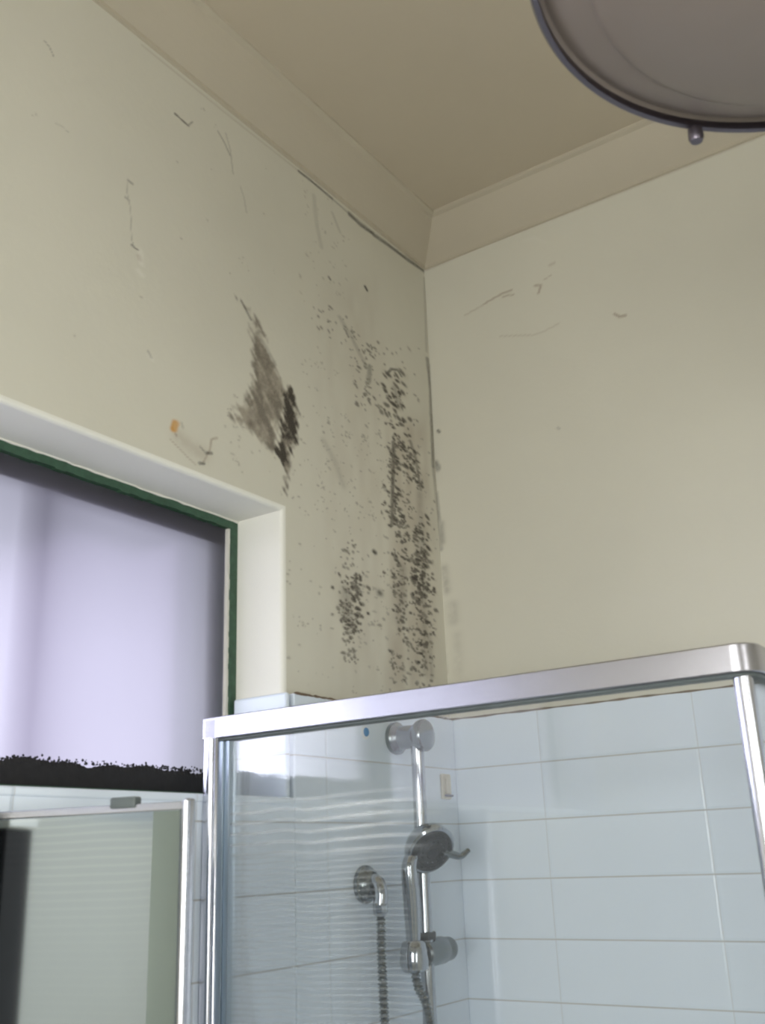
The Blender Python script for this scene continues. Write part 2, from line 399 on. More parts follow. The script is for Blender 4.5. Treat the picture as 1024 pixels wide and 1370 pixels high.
STROKES = [
  ('L', [(-0.174, 2.461), (-0.183, 2.374), (-0.193, 2.27)], 0.0078, 0.58, 0.75, 0),
  ('L', [(-0.105, 2.487), (-0.086, 2.453), (-0.071, 2.38)], 0.0063, 0.56, 0.6, 0),
  ('L', [(-0.076, 2.222), (-0.079, 2.129)], 0.0125, 0.56, 0.35, 0),
  ('L', [(-0.068, 2.049), (-0.064, 1.961)], 0.012, 0.54, 0.3, 0),
  ('L', [(-0.189, 2.622), (-0.17, 2.641), (-0.145, 2.649), (-0.13, 2.639)], 0.005, 0.6, 0.75, 0),
  ('L', [(-0.25, 2.108), (-0.247, 2.107)], 0.0118, 0.62, 0.8, 0),
  ('L', [(-0.264, 2.191), (-0.261, 2.19)], 0.0083, 0.59, 0.95, 0),
  ('L', [(-0.263, 2.808), (-0.257, 2.803)], 0.006, 0.67, 0.95, 0),
  ('L', [(-0.398, 2.766), (-0.393, 2.763)], 0.0042, 0.71, 0.8, 0),
  ('L', [(-0.36, 2.091), (-0.369, 2.053), (-0.35, 2.027)], 0.0214, 0.63, 0.45, 0),
  ('L', [(-0.146, 2.555), (-0.161, 2.596)], 0.0125, 0.6, 0.45, 0),
  ('L', [(-0.157, 2.179), (-0.18, 2.063)], 0.0259, 0.57, 0.25, 0),
  ('L', [(-0.075, 2.37), (-0.088, 1.966)], 0.0156, 0.52, 0.25, 0),
  ('L', [(-0.256, 2.614), (-0.261, 2.576)], 0.0086, 0.65, 0.5, 0),
  ('L', [(-0.362, 2.686), (-0.323, 2.658), (-0.27, 2.608)], 0.0083, 0.68, 0.25, 0),
  ('L', [(-0.427, 2.382), (-0.387, 2.346), (-0.363, 2.305)], 0.0125, 0.65, 0.18, 0),
  ('L', [(-0.009, 2.733), (-0.003, 2.656), (-0.006, 2.558), (-0.01, 2.453)], 0.0077, 0.57, 0.6, 0),
  ('L', [(-0.002, 2.959), (-0.011, 2.752)], 0.0058, 0.62, 0.22, 0),
  ('L', [(-0.01, 2.453), (0.003, 2.319), (0.011, 2.215)], 0.0067, 0.52, 0.35, 0),
  ('L', [(-0.669, 2.582), (-0.642, 2.555)], 0.0032, 0.71, 0.7, 0),
  ('L', [(-0.613, 2.525), (-0.574, 2.491)], 0.0064, 0.71, 0.35, 0),
  ('L', [(-1.129, 2.831), (-1.119, 2.826), (-1.11, 2.814)], 0.0014, 1.0, 0.5, 0),
  ('L', [(-0.85, 2.881), (-0.834, 2.879), (-0.817, 2.877)], 0.0026, 0.87, 0.85, 0),
  ('L', [(-0.817, 2.877), (-0.806, 2.893)], 0.002, 0.81, 0.5, 0),
  ('L', [(-0.739, 2.915), (-0.722, 2.902), (-0.705, 2.882)], 0.002, 0.88, 0.55, 0),
  ('L', [(-0.718, 2.925), (-0.705, 2.896), (-0.696, 2.846)], 0.0019, 0.82, 0.35, 0),
  ('L', [(-0.675, 2.829), (-0.664, 2.808), (-0.657, 2.78)], 0.0021, 0.76, 0.25, 0),
  ('L', [(-0.948, 2.682), (-0.949, 2.654), (-0.94, 2.628), (-0.935, 2.573), (-0.928, 2.559)], 0.0013, 0.92, 0.35, 0),
  ('L', [(-0.948, 2.679), (-0.939, 2.678)], 0.0023, 0.92, 0.6, 0),
  ('L', [(-0.952, 2.644), (-0.945, 2.642)], 0.0023, 0.85, 0.5, 0),
  ('L', [(-0.934, 2.562), (-0.921, 2.56)], 0.0021, 0.85, 0.75, 0),
  ('L', [(-0.917, 2.549), (-0.915, 2.545)], 0.0049, 0.85, 0.55, 1),
  ('L', [(-0.915, 2.561), (-0.912, 2.539)], 0.0065, 0.85, 0.6, 3),
  ('L', [(-0.916, 2.523), (-0.909, 2.518)], 0.0057, 0.85, 0.6, 3),
  ('L', [(-1.096, 2.696), (-1.083, 2.697), (-1.071, 2.695)], 0.0012, 0.91, 0.3, 0),
  ('L', [(-0.886, 2.38), (-0.879, 2.375)], 0.0049, 0.85, 0.4, 3),
  ('L', [(-0.889, 2.387), (-0.882, 2.379)], 0.0023, 0.85, 0.4, 0),
  ('L', [(-0.828, 2.271), (-0.824, 2.283)], 0.0088, 0.71, 0.95, 2),
  ('L', [(-0.823, 2.265), (-0.821, 2.262)], 0.0032, 0.71, 0.7, 1),
  ('L', [(-0.807, 2.281), (-0.81, 2.288)], 0.0024, 0.85, 0.3, 0),
  ('L', [(-0.834, 2.251), (-0.814, 2.242), (-0.793, 2.232), (-0.775, 2.225)], 0.0018, 0.79, 0.45, 1),
  ('L', [(-0.727, 2.289), (-0.74, 2.282), (-0.743, 2.262), (-0.758, 2.235)], 0.0025, 0.79, 0.6, 1),
  ('L', [(-0.752, 2.253), (-0.739, 2.257)], 0.0032, 0.79, 0.8, 0),
  ('L', [(-0.767, 2.23), (-0.756, 2.233)], 0.0032, 0.79, 0.8, 0),
  ('L', [(-0.766, 2.26), (-0.755, 2.254)], 0.0021, 0.79, 0.55, 0),
  ('L', [(-0.814, 2.261), (-0.783, 2.252), (-0.759, 2.249)], 0.0195, 0.85, 0.28, 1),
  ('L', [(-0.612, 2.343), (-0.591, 2.328)], 0.0064, 0.65, 0.5, 1),
  ('L', [(-0.934, 2.972), (-0.724, 2.971), (-0.495, 2.974)], 0.0028, 0.76, 0.3, 1),
  ('L', [(-0.495, 2.974), (-0.458, 2.975), (-0.379, 2.973)], 0.0047, 0.76, 0.75, 0),
  ('L', [(-0.379, 2.973), (-0.315, 2.969)], 0.0038, 0.73, 0.4, 0),
  ('L', [(-0.315, 2.969), (-0.275, 2.965), (-0.222, 2.968)], 0.0084, 0.67, 0.85, 0),
  ('L', [(-0.222, 2.966), (-0.16, 2.971), (-0.079, 2.973), (-0.007, 2.98)], 0.0088, 0.63, 0.75, 0),
  ('L', [(-0.559, 2.469), (-0.552, 2.432)], 0.0032, 0.76, 0.3, 0),
  ('L', [(-0.445, 2.942), (-0.437, 2.876), (-0.422, 2.828)], 0.0079, 0.71, 0.16, 0),
  ('L', [(-0.38, 2.936), (-0.354, 2.902)], 0.0055, 0.73, 0.2, 0),
  ('R', [(0.004, 2.98), (0.154, 2.984), (0.389, 2.982), (0.634, 2.981), (0.83, 2.98)], 0.0021, 1.07, 0.4, 1),
  ('R', [(-0.005, 2.718), (-0.006, 2.619)], 0.0047, 0.88, 0.6, 0),
  ('R', [(-0.006, 2.619), (-0.005, 2.466)], 0.0024, 0.94, 0.3, 0),
  ('R', [(0.012, 2.545), (0.016, 2.54)], 0.004, 0.94, 0.75, 0),
  ('R', [(0.001, 2.465), (0.006, 2.452)], 0.008, 0.94, 0.6, 0),
  ('R', [(-0.002, 2.391), (0.002, 2.318), (0.002, 2.256)], 0.006, 0.87, 0.4, 0),
  ('R', [(0.006, 2.317), (0.007, 2.272)], 0.009, 0.88, 0.42, 0),
  ('R', [(0.007, 2.211), (0.011, 2.159)], 0.012, 0.88, 0.3, 0),
  ('R', [(0.024, 2.122), (0.024, 2.089)], 0.016, 0.81, 0.22, 0),
  ('R', [(0.031, 2.054), (0.029, 1.973)], 0.015, 0.87, 0.12, 0),
  ('R', [(-0.011, 2.061), (-0.005, 1.977)], 0.0075, 0.87, 0.2, 0),
  ('R', [(0.104, 2.818), (0.142, 2.825), (0.172, 2.832)], 0.0019, 1.07, 0.4, 1),
  ('R', [(0.158, 2.829), (0.172, 2.833), (0.207, 2.839), (0.232, 2.839)], 0.0023, 1.07, 0.7, 1),
  ('R', [(0.206, 2.831), (0.237, 2.826)], 0.0021, 1.0, 0.6, 1),
  ('R', [(0.291, 2.829), (0.306, 2.824), (0.298, 2.807)], 0.003, 1.0, 0.7, 1),
  ('R', [(0.314, 2.836), (0.334, 2.84)], 0.0018, 1.07, 0.4, 1),
  ('R', [(0.331, 2.867), (0.344, 2.868)], 0.0028, 1.07, 0.4, 1),
  ('R', [(0.468, 2.693), (0.478, 2.682), (0.493, 2.68)], 0.0026, 1.08, 0.8, 1),
  ('R', [(0.19, 2.733), (0.272, 2.708), (0.306, 2.708), (0.339, 2.714)], 0.0017, 1.0, 0.35, 1),
  ('R', [(0.311, 2.469), (0.316, 2.465)], 0.0026, 1.08, 0.3, 0),
  ('R', [(0.327, 2.928), (0.301, 2.953), (0.272, 2.957)], 0.0035, 1.14, 0.18, 3),
  ('R', [(0.585, 2.988), (0.591, 2.982)], 0.003, 1.25, 0.6, 1),
]
PATCHES = [
  ([(-0.671, 2.582), (-0.623, 2.56), (-0.608, 2.527), (-0.574, 2.486), (-0.548, 2.45), (-0.548, 2.41), (-0.57, 2.362), (-0.583, 2.316), (-0.612, 2.324), (-0.636, 2.335), (-0.687, 2.339), (-0.662, 2.362), (-0.637, 2.416), (-0.635, 2.492), (-0.642, 2.551)], 0.5, 0.0106),
  ([(-0.534, 2.458), (-0.521, 2.46), (-0.51, 2.401), (-0.513, 2.356), (-0.529, 2.327), (-0.536, 2.271), (-0.551, 2.234), (-0.545, 2.291), (-0.568, 2.317), (-0.559, 2.346), (-0.55, 2.387), (-0.548, 2.426)], 0.97, 0.009),
  ([(-0.682, 2.362), (-0.633, 2.395), (-0.612, 2.321), (-0.652, 2.334)], 0.4, 0.01),
  ([(-0.626, 2.39), (-0.581, 2.406), (-0.566, 2.359), (-0.583, 2.319), (-0.622, 2.332)], 0.45, 0.0128),
]
TINTS = [
  ([(-0.197, 2.51), (-0.025, 2.57), (-0.049, 1.931), (-0.236, 1.911)], 0.32, 0.03),
  ([(-0.431, 2.494), (-0.185, 2.587), (-0.231, 1.911), (-0.425, 1.89)], 0.14, 0.05),
  ([(-0.399, 2.749), (-0.229, 2.832), (-0.191, 2.512), (-0.431, 2.494)], 0.12, 0.0413),
]


def in_poly(py, pz, poly):
    ins = np.zeros(py.shape, bool); n = len(poly); j = n - 1
    for i in range(n):
        yi, zi = poly[i]; yj, zj = poly[j]
        c = ((zi > pz) != (zj > pz)) & (py < (yj - yi) * (pz - zi) / (zj - zi + 1e-12) + yi)
        ins ^= c; j = i
    return ins
def seg_dist(py, pz, a, b, asp):
    ay, az = a[0], a[1] / asp; by, bz = b[0], b[1] / asp
    vy, vz = by - ay, bz - az; L2 = vy * vy + vz * vz + 1e-12
    t = np.clip(((py - ay) * vy + (pz / asp - az) * vz) / L2, 0, 1)
    return np.hypot(py - ay - t * vy, pz / asp - az - t * vz)
def vnoise(y, z, s, seed):
    """smooth value noise, cell size s"""
    rng = np.random.RandomState(seed); T = rng.rand(64, 64)
    u, v = y / s, z / s; iu, iv = np.floor(u).astype(int), np.floor(v).astype(int)
    fu, fv = u - iu, v - iv; fu = fu * fu * (3 - 2 * fu); fv = fv * fv * (3 - 2 * fv)
    g = lambda a, b: T[a % 64, b % 64]
    return (g(iu, iv) * (1 - fu) + g(iu + 1, iv) * fu) * (1 - fv) + (g(iu, iv + 1) * (1 - fu) + g(iu + 1, iv + 1) * fu) * fv
def sstep(a, b, x):
    t = np.clip((x - a) / (b - a), 0, 1); return t * t * (3 - 2 * t)

def stain_colors(Y, Z, wall):
    """four stain channels for wall points (along, height): mould, brown damp, ochre, chipped"""
    out = np.zeros((len(Y), 4), np.float32)
    def put(idx, c, val): out[idx, c] = np.maximum(out[idx, c], val)
    nz = vnoise(Y, Z, 0.011, 1) * 0.5 + vnoise(Y, Z, 0.0055, 2) * 0.3 + vnoise(Y, Z, 0.03, 3) * 0.2
    nst = vnoise(Y + Z * 0.9, Z * 0.30, 0.008, 9)       # slanting streaks
    if wall == 'L':
        rng = np.random.RandomState(11)
        for poly, n, ra, rb, asp, st in SPECKLES:
            ys = [p[0] for p in poly]; zs = [p[1] for p in poly]
            near = np.where((Y > min(ys) - .03) & (Y < max(ys) + .03) & (Z > min(zs) - .03) & (Z < max(zs) + .03))[0]
            if not len(near): continue
            n = int(n * 1.2)
            k = 0
            while k < n:
                if k and rng.rand() < .3: cy, cz = lasty + rng.normal(0, rb * 1.7), lastz + rng.normal(0, rb * 1.4)
                else:
                    cy, cz = rng.uniform(min(ys), max(ys)), rng.uniform(min(zs), max(zs))
                    if not in_poly(np.array([cy]), np.array([cz]), poly)[0]: continue
                cy += rng.normal(0, .004); cz += rng.normal(0, .005); lasty, lastz = cy, cz
                k += 1
                r = ra * .9 + (rb * .9 - ra * .9) * rng.rand() ** 2; a = st * rng.uniform(.6, 1)
                Yn, Zn = Y[near], Z[near]
                q = near[(abs(Yn - cy) < r * 3) & (abs(Zn - cz) < r * 3)]
                dy, dz = Y[q] - cy, (Z[q] - cz) / asp
                th = rng.uniform(-.9, .1); e = rng.uniform(1.0, 1.9)
                d = np.hypot((dy * math.cos(th) + dz * math.sin(th)) / e, (-dy * math.sin(th) + dz * math.cos(th)) * e ** .3)
                d = d * (0.75 + 0.6 * nz[q])
                put(q, 0, a * (1 - sstep(r * .5, r * 1.35, d))); put(q, 1, .45 * a * np.exp(-(d / (r * 1.6)) ** 2))
        for poly, st, edge in PATCHES:
            ys = [p[0] for p in poly]; zs = [p[1] for p in poly]
            q = np.where((Y > min(ys) - .06) & (Y < max(ys) + .06) & (Z > min(zs) - .06) & (Z < max(zs) + .06))[0]
            y, z = Y[q], Z[q]
            d = np.full(len(q), 9.0)
            for i in range(len(poly)): d = np.minimum(d, seg_dist(y, z, poly[i], poly[(i + 1) % len(poly)], .6))
            ins = in_poly(y, z, poly); sd = np.where(ins, d, -d)
            fn = vnoise(y, z, .0042, 21); fm = vnoise(y + z * .4, z * .55, .013, 22)
            f = sstep(-edge * 1.1, edge * 1.2, sd + (nst[q] - .5) * edge * 2.0 + (nz[q] - .5) * edge * 2.4)
            tone = np.clip(-.15 + 1.15 * fm + .75 * nz[q] + .45 * (fn - .5) + .3 * nst[q], .18, 1.25)
            put(q, 0, np.clip(f * st * tone, 0, 1)); put(q, 1, np.clip(f * .55, 0, 1))
        for poly, st, edge in TINTS:
            ys = [p[0] for p in poly]; zs = [p[1] for p in poly]
            q = np.where((Y > min(ys) - .2) & (Y < max(ys) + .2) & (Z > min(zs) - .2) & (Z < max(zs) + .2))[0]
            y, z = Y[q], Z[q]; d = np.full(len(q), 9.0)
            for i in range(len(poly)): d = np.minimum(d, seg_dist(y, z, poly[i], poly[(i + 1) % len(poly)], 1.0))
            sd = np.where(in_poly(y, z, poly), d, -d)
            put(q, 1, st * sstep(-edge * 1.5, edge * 1.5, sd) * (.3 + 1.2 * vnoise(y, z * .35, .02, 5)))
    for wl, pts, r, asp, st, ch in STROKES:
        if wl != wall: continue
        ys = [p[0] for p in pts]; zs = [p[1] for p in pts]
        q = np.where((Y > min(ys) - 4 * r) & (Y < max(ys) + 4 * r) & (Z > min(zs) - 4 * r) & (Z < max(zs) + 4 * r))[0]
        if not len(q): continue
        y, z = Y[q], Z[q]; d = np.full(len(q), 9.0)
        if len(pts) == 1: pts = pts * 2
        for a, b in zip(pts, pts[1:]): d = np.minimum(d, seg_dist(y, z, a, b, asp))
        f = (1 - sstep(r * .35, r * 1.5, d * (.6 + .8 * nz[q]))) if r < .009 else np.exp(-(d / r) ** 2 * (.7 + nz[q])) * np.clip(1.5 * nz[q] + .25, 0, 1)
        put(q, ch, f * st * (.55 + .7 * nz[q]))
    return out

def lines(a, b, step): return list(np.linspace(a, b, max(2, int(round((b - a) / step)) + 1)))

def grid_wall(name, wall, us, zs, hole, m, to3):
    us = np.array(sorted(set(np.round(us, 5)))); zs = np.array(sorted(set(np.round(zs, 5))))
    nu, nz = len(us), len(zs)
    U, Z = np.meshgrid(us, zs, indexing='ij'); U = U.ravel(); Z = Z.ravel()
    i, k = np.meshgrid(np.arange(nu - 1), np.arange(nz - 1), indexing='ij'); i = i.ravel(); k = k.ravel()
    if hole:
        cu = (us[i] + us[i + 1]) / 2; cz = (zs[k] + zs[k + 1]) / 2
        keep = ~((cu > hole[0]) & (cu < hole[1]) & (cz > hole[2]) & (cz < hole[3])); i = i[keep]; k = k[keep]
    F = np.stack([i * nz + k, (i + 1) * nz + k, (i + 1) * nz + k + 1, i * nz + k + 1], 1)
    used = np.unique(F); remap = -np.ones(nu * nz, int); remap[used] = np.arange(len(used))
    F = remap[F]; U = U[used]; Z = Z[used]
    me = bpy.data.meshes.new(name)
    co = to3(U, Z).astype(np.float32)
    me.vertices.add(len(U)); me.vertices.foreach_set('co', co.ravel())
    me.loops.add(F.size); me.loops.foreach_set('vertex_index', F.ravel().astype(np.int32))
    me.polygons.add(len(F)); me.polygons.foreach_set('loop_start', np.arange(0, F.size, 4, dtype=np.int32))
    me.polygons.foreach_set('loop_total', np.full(len(F), 4, np.int32))
    me.update(calc_edges=True)
    at = me.color_attributes.new('stain', 'FLOAT_COLOR', 'POINT')
    at.data.foreach_set('color', stain_colors(U, Z, wall).ravel())
    me.materials.append(m)
    o = bpy.data.objects.new(name, me); COL.objects.link(o); o['kind'] = 'structure'
    return o

RB = 0.009   # soft plaster edge around the window
hole = (WY0 - RB, WY1 + RB, TS - 0.012, WZ1 + RB)
us = lines(Y1, -1.36, 0.3) + lines(-1.36, -0.62, 0.003) + lines(-0.62, 0, 0.0024) + [hole[0], hole[1]]
zs = lines(0, 1.68, 0.4) + [hole[2], hole[3]] + lines(1.86, 2.16, 0.0028) + lines(2.16, ZJ + .002, 0.0026) + [ZC]
wall_left = grid_wall('wall_left', 'L', us, zs, hole, M['wall'], lambda u, z: np.stack([np.zeros_like(u), u, z], 1))
us = lines(0, 0.16, 0.0035) + lines(0.16, 0.95, 0.004) + lines(0.95, X1, 0.3)
zs = lines(0, 1.84, 0.4) + lines(1.86, ZJ + .002, 0.0035) + [ZC]
wall_back = grid_wall('wall_back', 'R', us, zs, None, M['wall'], lambda u, z: np.stack([u, np.zeros_like(u), z], 1))

# plaster reveal of the window: quarter-round edge running into the recess
def reveal():
    bm = B()
    XO = -0.21
    prof = [(0.0, RB)] + [(-RB + RB * math.cos(a), RB - RB * math.sin(a)) for a in [math.pi / 2 * k / 6 for k in range(1, 7)]] + [(XO, 0.0)]
    corners = [(WY1, TS - 0.012, 1, 0), (WY1, WZ1, 1, 1), (WY0, WZ1, -1, 1), (WY0, TS - 0.012, -1, 0)]
    rows = []
    for y, z, sy, sz in corners:
        rows.append([bm.verts.new((x, y + sy * o, z + sz * o)) for x, o in prof])
    for a, b in zip(rows, rows[1:]):
        for k in range(len(prof) - 1): bm.faces.new((a[k], a[k + 1], b[k + 1], b[k]))
    # sill under the window
    z = TS - 0.012
    v = [bm.verts.new(p) for p in ((0, WY1, z), (XO, WY1, z), (XO, WY0, z), (0, WY0, z))]
    bm.faces.new(v)
    o = struct('trim_3', bm, M['reveal'], smooth=True)
    return o
reveal()

# ceiling, floor and the two walls behind the camera
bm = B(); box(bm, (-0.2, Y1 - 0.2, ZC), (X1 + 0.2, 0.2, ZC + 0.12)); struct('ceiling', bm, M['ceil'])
bm = B(); box(bm, (-0.2, Y1 - 0.2, -0.1), (X1 + 0.2, 0.2, 0)); struct('floor', bm, M['floor'])
W3 = (-2.95, -1.75, 1.05, 2.15)
bm = B()
box(bm, (X1, Y1, 0), (X1 + .12, W3[0], ZC)); box(bm, (X1, W3[1], 0), (X1 + .12, 0, ZC))
box(bm, (X1, W3[0], 0), (X1 + .12, W3[1], W3[2])); box(bm, (X1, W3[0], W3[3]), (X1 + .12, W3[1], ZC))
struct('wall_right', bm, M['plain_wall'])
W2 = (0.55, 1.95, 1.05, 2.15)
bm = B()
box(bm, (0, Y1 - 0.12, 0), (W2[0], Y1, ZC)); box(bm, (W2[1], Y1 - 0.12, 0), (X1, Y1, ZC))
box(bm, (W2[0], Y1 - 0.12, 0), (W2[1], Y1, W2[2])); box(bm, (W2[0], Y1 - 0.12, W2[3]), (W2[1], Y1, ZC))
struct('wall_front', bm, M['plain_wall'])

# coves: a sloping plaster strip with a small lip on the wall and on the ceiling
def cove(name, along):
    bm = B()
    lip = 0.006
    prof = [(0, ZJ), (lip, ZJ + 0.001), (lip + 0.001, ZJ + 0.008)]
    n = 8
    for k in range(n + 1):
        t = k / n
        x = lip + 0.001 + (CV - 0.012 - lip) * t; z = ZJ + 0.008 + (ZC - 0.010 - ZJ - 0.008) * t
        s = 0.004 * math.sin(math.pi * t)
        prof.append((x + s * .7, z - s * .7))
    prof += [(CV - 0.003, ZC - 0.007), (CV, ZC - 0.005), (CV + 0.001, ZC)]
    far = X1 if along == 'x' else Y1
    A = []; C2 = []
    for o, z in prof:
        if along == 'y': A.append(bm.verts.new((o, -o, z))); C2.append(bm.verts.new((o, far, z)))
        else: A.append(bm.verts.new((o, -o, z))); C2.append(bm.verts.new((far, -o, z)))
    for k in range(len(prof) - 1): bm.faces.new((A[k], A[k + 1], C2[k + 1], C2[k]))
    o = struct(name, bm, M['plain_cove'], smooth=False); return o
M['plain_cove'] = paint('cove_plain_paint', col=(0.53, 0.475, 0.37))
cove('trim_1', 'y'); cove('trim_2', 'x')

# wall tiling
bm = B()
box(bm, (0.0005, WY1 + 0.010, 0), (TF, -TF * 0.5, TT), 0.0025)
box(bm, (0.0005, -1.175, 0), (TF, WY1 + 0.010, TS), 0.0025)
box(bm, (-0.104, WY1 - 0.011, TS), (TF, WY1 - 0.0005, TT), 0.004)
box(bm, (-0.104, WY0 + 0.002, TS - 0.0115), (TF + 0.002, WY1 - 0.0005, TS + 0.001), 0.003)
obj('wall_tiling', bm, M['tile_l'], wall_left, label='glazed white wall tiles')
bm = B(); box(bm, (TF, -TF, 0), (X1 - 0.001, -0.0005, TT), 0.0025)
obj('wall_tiling', bm, M['tile_b'], wall_back, label='glazed white wall tiles')
# crumbling brown sealant along the top of the tiles
def sealant(pts, parent, seed):
    rr = random.Random(seed); bm = B()
    out = []; a, b = Vector(pts[0]), Vector(pts[1]); n = 90
    for k in range(n + 1): out.append(a.lerp(b, k / n) + Vector((0, 0, rr.uniform(-.0006, .0006))))
    tube(bm, out, [0.0022 + rr.uniform(-.0006, .0012) for _ in out], 6)
    obj('sealant_bead', bm, M['seal'], parent, True)
M['seal'] = plain('brown_sealant', (0.17, 0.12, 0.08), 0.8, 60, 0.5)
sealant(((0.014, WY1 + 0.012, TT), (0.014, -0.014, TT)), wall_left, 1)
sealant(((0.014, -0.014, TT), (X1 - .01, -0.014, TT)), wall_back, 2)

# ------------------------------------------------------------------ frosted window
def window_left():
    w = bpy.data.objects.new('window_1', None); COL.objects.link(w); w['kind'] = 'structure'
    FX = -0.108
    r = random.Random(3)
    bm = B()   # green frame: top, jamb, bottom, mullion
    def rough_bar(lo, hi, axis, n=60):
        # a bar whose room-side edge wanders slightly
        lo, hi = Vector(lo), Vector(hi)
        for k in range(n):
            a = lo[axis] + (hi[axis] - lo[axis]) * k / n; b = lo[axis] + (hi[axis] - lo[axis]) * (k + 1) / n
            l2, h2 = lo.copy(), hi.copy(); l2[axis] = a; h2[axis] = b
            if axis == 1: l2.z += r.uniform(-.0012, .0012)
            else: l2.y += r.uniform(-.001, .001)
            box(bm, l2, h2)
    rough_bar((FX - .03, WY0, WZ1 - .0165), (FX, WY1, WZ1), 1, 90)
    rough_bar((FX - .03, WY1 - .016, TS + .004), (FX, WY1, WZ1 - .0165), 2, 50)
    box(bm, (FX - .03, WY0, TS + .001), (FX, WY1, TS + .014))
    box(bm, (FX - .035, -1.42, TS + .014), (FX + .004, -1.36, WZ1 - .0165), .002)
    box(bm, (FX - .03, WY0, TS + .014), (FX, WY0 + .02, WZ1 - .0165))
    obj('window_frame', bm, M['green'], w)
    def sheet(bm, x, ya, yb):
        bm.faces.new([bm.verts.new(p) for p in ((x, ya, TS + .014), (x, yb, TS + .014), (x, yb, WZ1 - .0165), (x, ya, WZ1 - .0165))])
    bm = B()   # pale putty line between frame and glass
    box(bm, (FX - .012, WY1 - .0215, TS + .014), (FX - .004, WY1 - .0155, WZ1 - .0165))
    tube(bm, [(FX + .001, WY0 + (WY1 - WY0) * k / 120, WZ1 - .001 + r.uniform(-.0012, .001)) for k in range(121)], [r.uniform(.0012, .0026) for _ in range(121)], 6)
    obj('putty', bm, M['whitep'], w)
    bm = B(); sheet(bm, FX - .011, -1.36, WY1 - .0205); obj('pane', bm, M['frosted'], w, label='frosted pane')
    bm = B(); sheet(bm, FX - .011, WY0 + .02, -1.42); obj('pane', bm, M['frosted'], w, label='frosted pane')
    # black mould along the foot of the glass, ragged on top
    bm = B(); xs = FX - .0095; pts = []
    n = 300; ya, yb = -1.36, WY1 - .0215
    h = 0; prev = None
    for k in range(n + 1):
        y = ya + (yb - ya) * k / n
        h = .049 + .0025 * math.sin(y * 31) + .0018 * math.sin(y * 83 + 1) + r.uniform(-.0016, .0016)
        cur = (bm.verts.new((xs, y, TS + .010)), bm.verts.new((xs, y, TS + h)), bm.verts.new((xs + .004, y, TS + h * .85)), bm.verts.new((xs + .005, y, TS + .010)))
        if prev:
            for a in range(3): bm.faces.new((prev[a], prev[a + 1], cur[a + 1], cur[a]))
        prev = cur
    for k in range(500):   # tufts above the ragged line
        y = r.uniform(ya, yb); z = TS + .048 + abs(r.gauss(0, .003)); s = r.uniform(.0008, .0026)
        lathe(bm, [(0, s), (.0012, s * .7), (.0015, 0)], (xs, y, z), (1, 0, 0), 5)
    obj('mould_strip', bm, M['mould'], w, label='black mould along the foot of the pane')
window_left()

# outside the frosted window: eave, downpipe and a wall block added to dim the pane
bm = B(); box(bm, (-0.62, -3.2, 2.235), (-0.215, 0.6, 2.40)); box(bm, (-0.215, -3.2, 2.153), (-0.128, WY1 + .05, 2.235))
tag(obj('roof_eave', bm, M['eave']), 'dark roof eave blurred behind the top of the frosted window', 'eave')
bm = B(); tube(bm, [(-0.19, -1.035, 0.3), (-0.19, -1.035, 2.235)], 0.022, 20)
tag(obj('downpipe', bm, M['eave'], smooth=True), 'dark downpipe blurred behind left part of the frosted pane', 'pipe')
bm = B(); box(bm, (-1.3, -0.650, 0.0), (-0.150, -0.40, 3.2), .006)  # occluder set close to the pane to dim its right third
tag(obj('occluder_wall', bm, M['occluder_grey']), 'grey wall block added close outside to dim right edge of the frosted pane', 'wall')

# second window behind the camera
def window_two():
    w = bpy.data.objects.new('window_2', None); COL.objects.link(w); w['kind'] = 'structure'
    a, b, c, d = W2
    bm = B()
    for lo, hi in (((a, Y1 - .09, c), (a + .05, Y1 - .03, d)), ((b - .05, Y1 - .09, c), (b, Y1 - .03, d)), ((a, Y1 - .09, c), (b, Y1 - .03, c + .05)), ((a, Y1 - .09, d - .05), (b, Y1 - .03, d)), (((a + b) / 2 - .02, Y1 - .08, c), ((a + b) / 2 + .02, Y1 - .04, d))):
        box(bm, lo, hi, .003)
    obj('window_frame', bm, M['whitep'], w)
    bm = B(); box(bm, (a + .05, Y1 - .065, c + .05), (b - .05, Y1 - .06, d - .05)); obj('pane', bm, M['pane2'], w)
window_two()
def added_window():  # unseen opening added so the fill lamp reaches the left wall
    w = bpy.data.objects.new('added_window_3', None); COL.objects.link(w); w['kind'] = 'structure'
    a, b, c, d = W3
    bm = B()
    for lo, hi in (((X1 + .03, a, c), (X1 + .09, a + .05, d)), ((X1 + .03, b - .05, c), (X1 + .09, b, d)), ((X1 + .03, a, c), (X1 + .09, b, c + .05)), ((X1 + .03, a, d - .05), (X1 + .09, b, d))):
        box(bm, lo, hi, .003)
    obj('window_frame', bm, M['whitep'], w)
    bm = B(); box(bm, (X1 + .06, a + .05, c + .05), (X1 + .065, b - .05, d - .05)); obj('pane', bm, M['pane2'], w)
added_window()

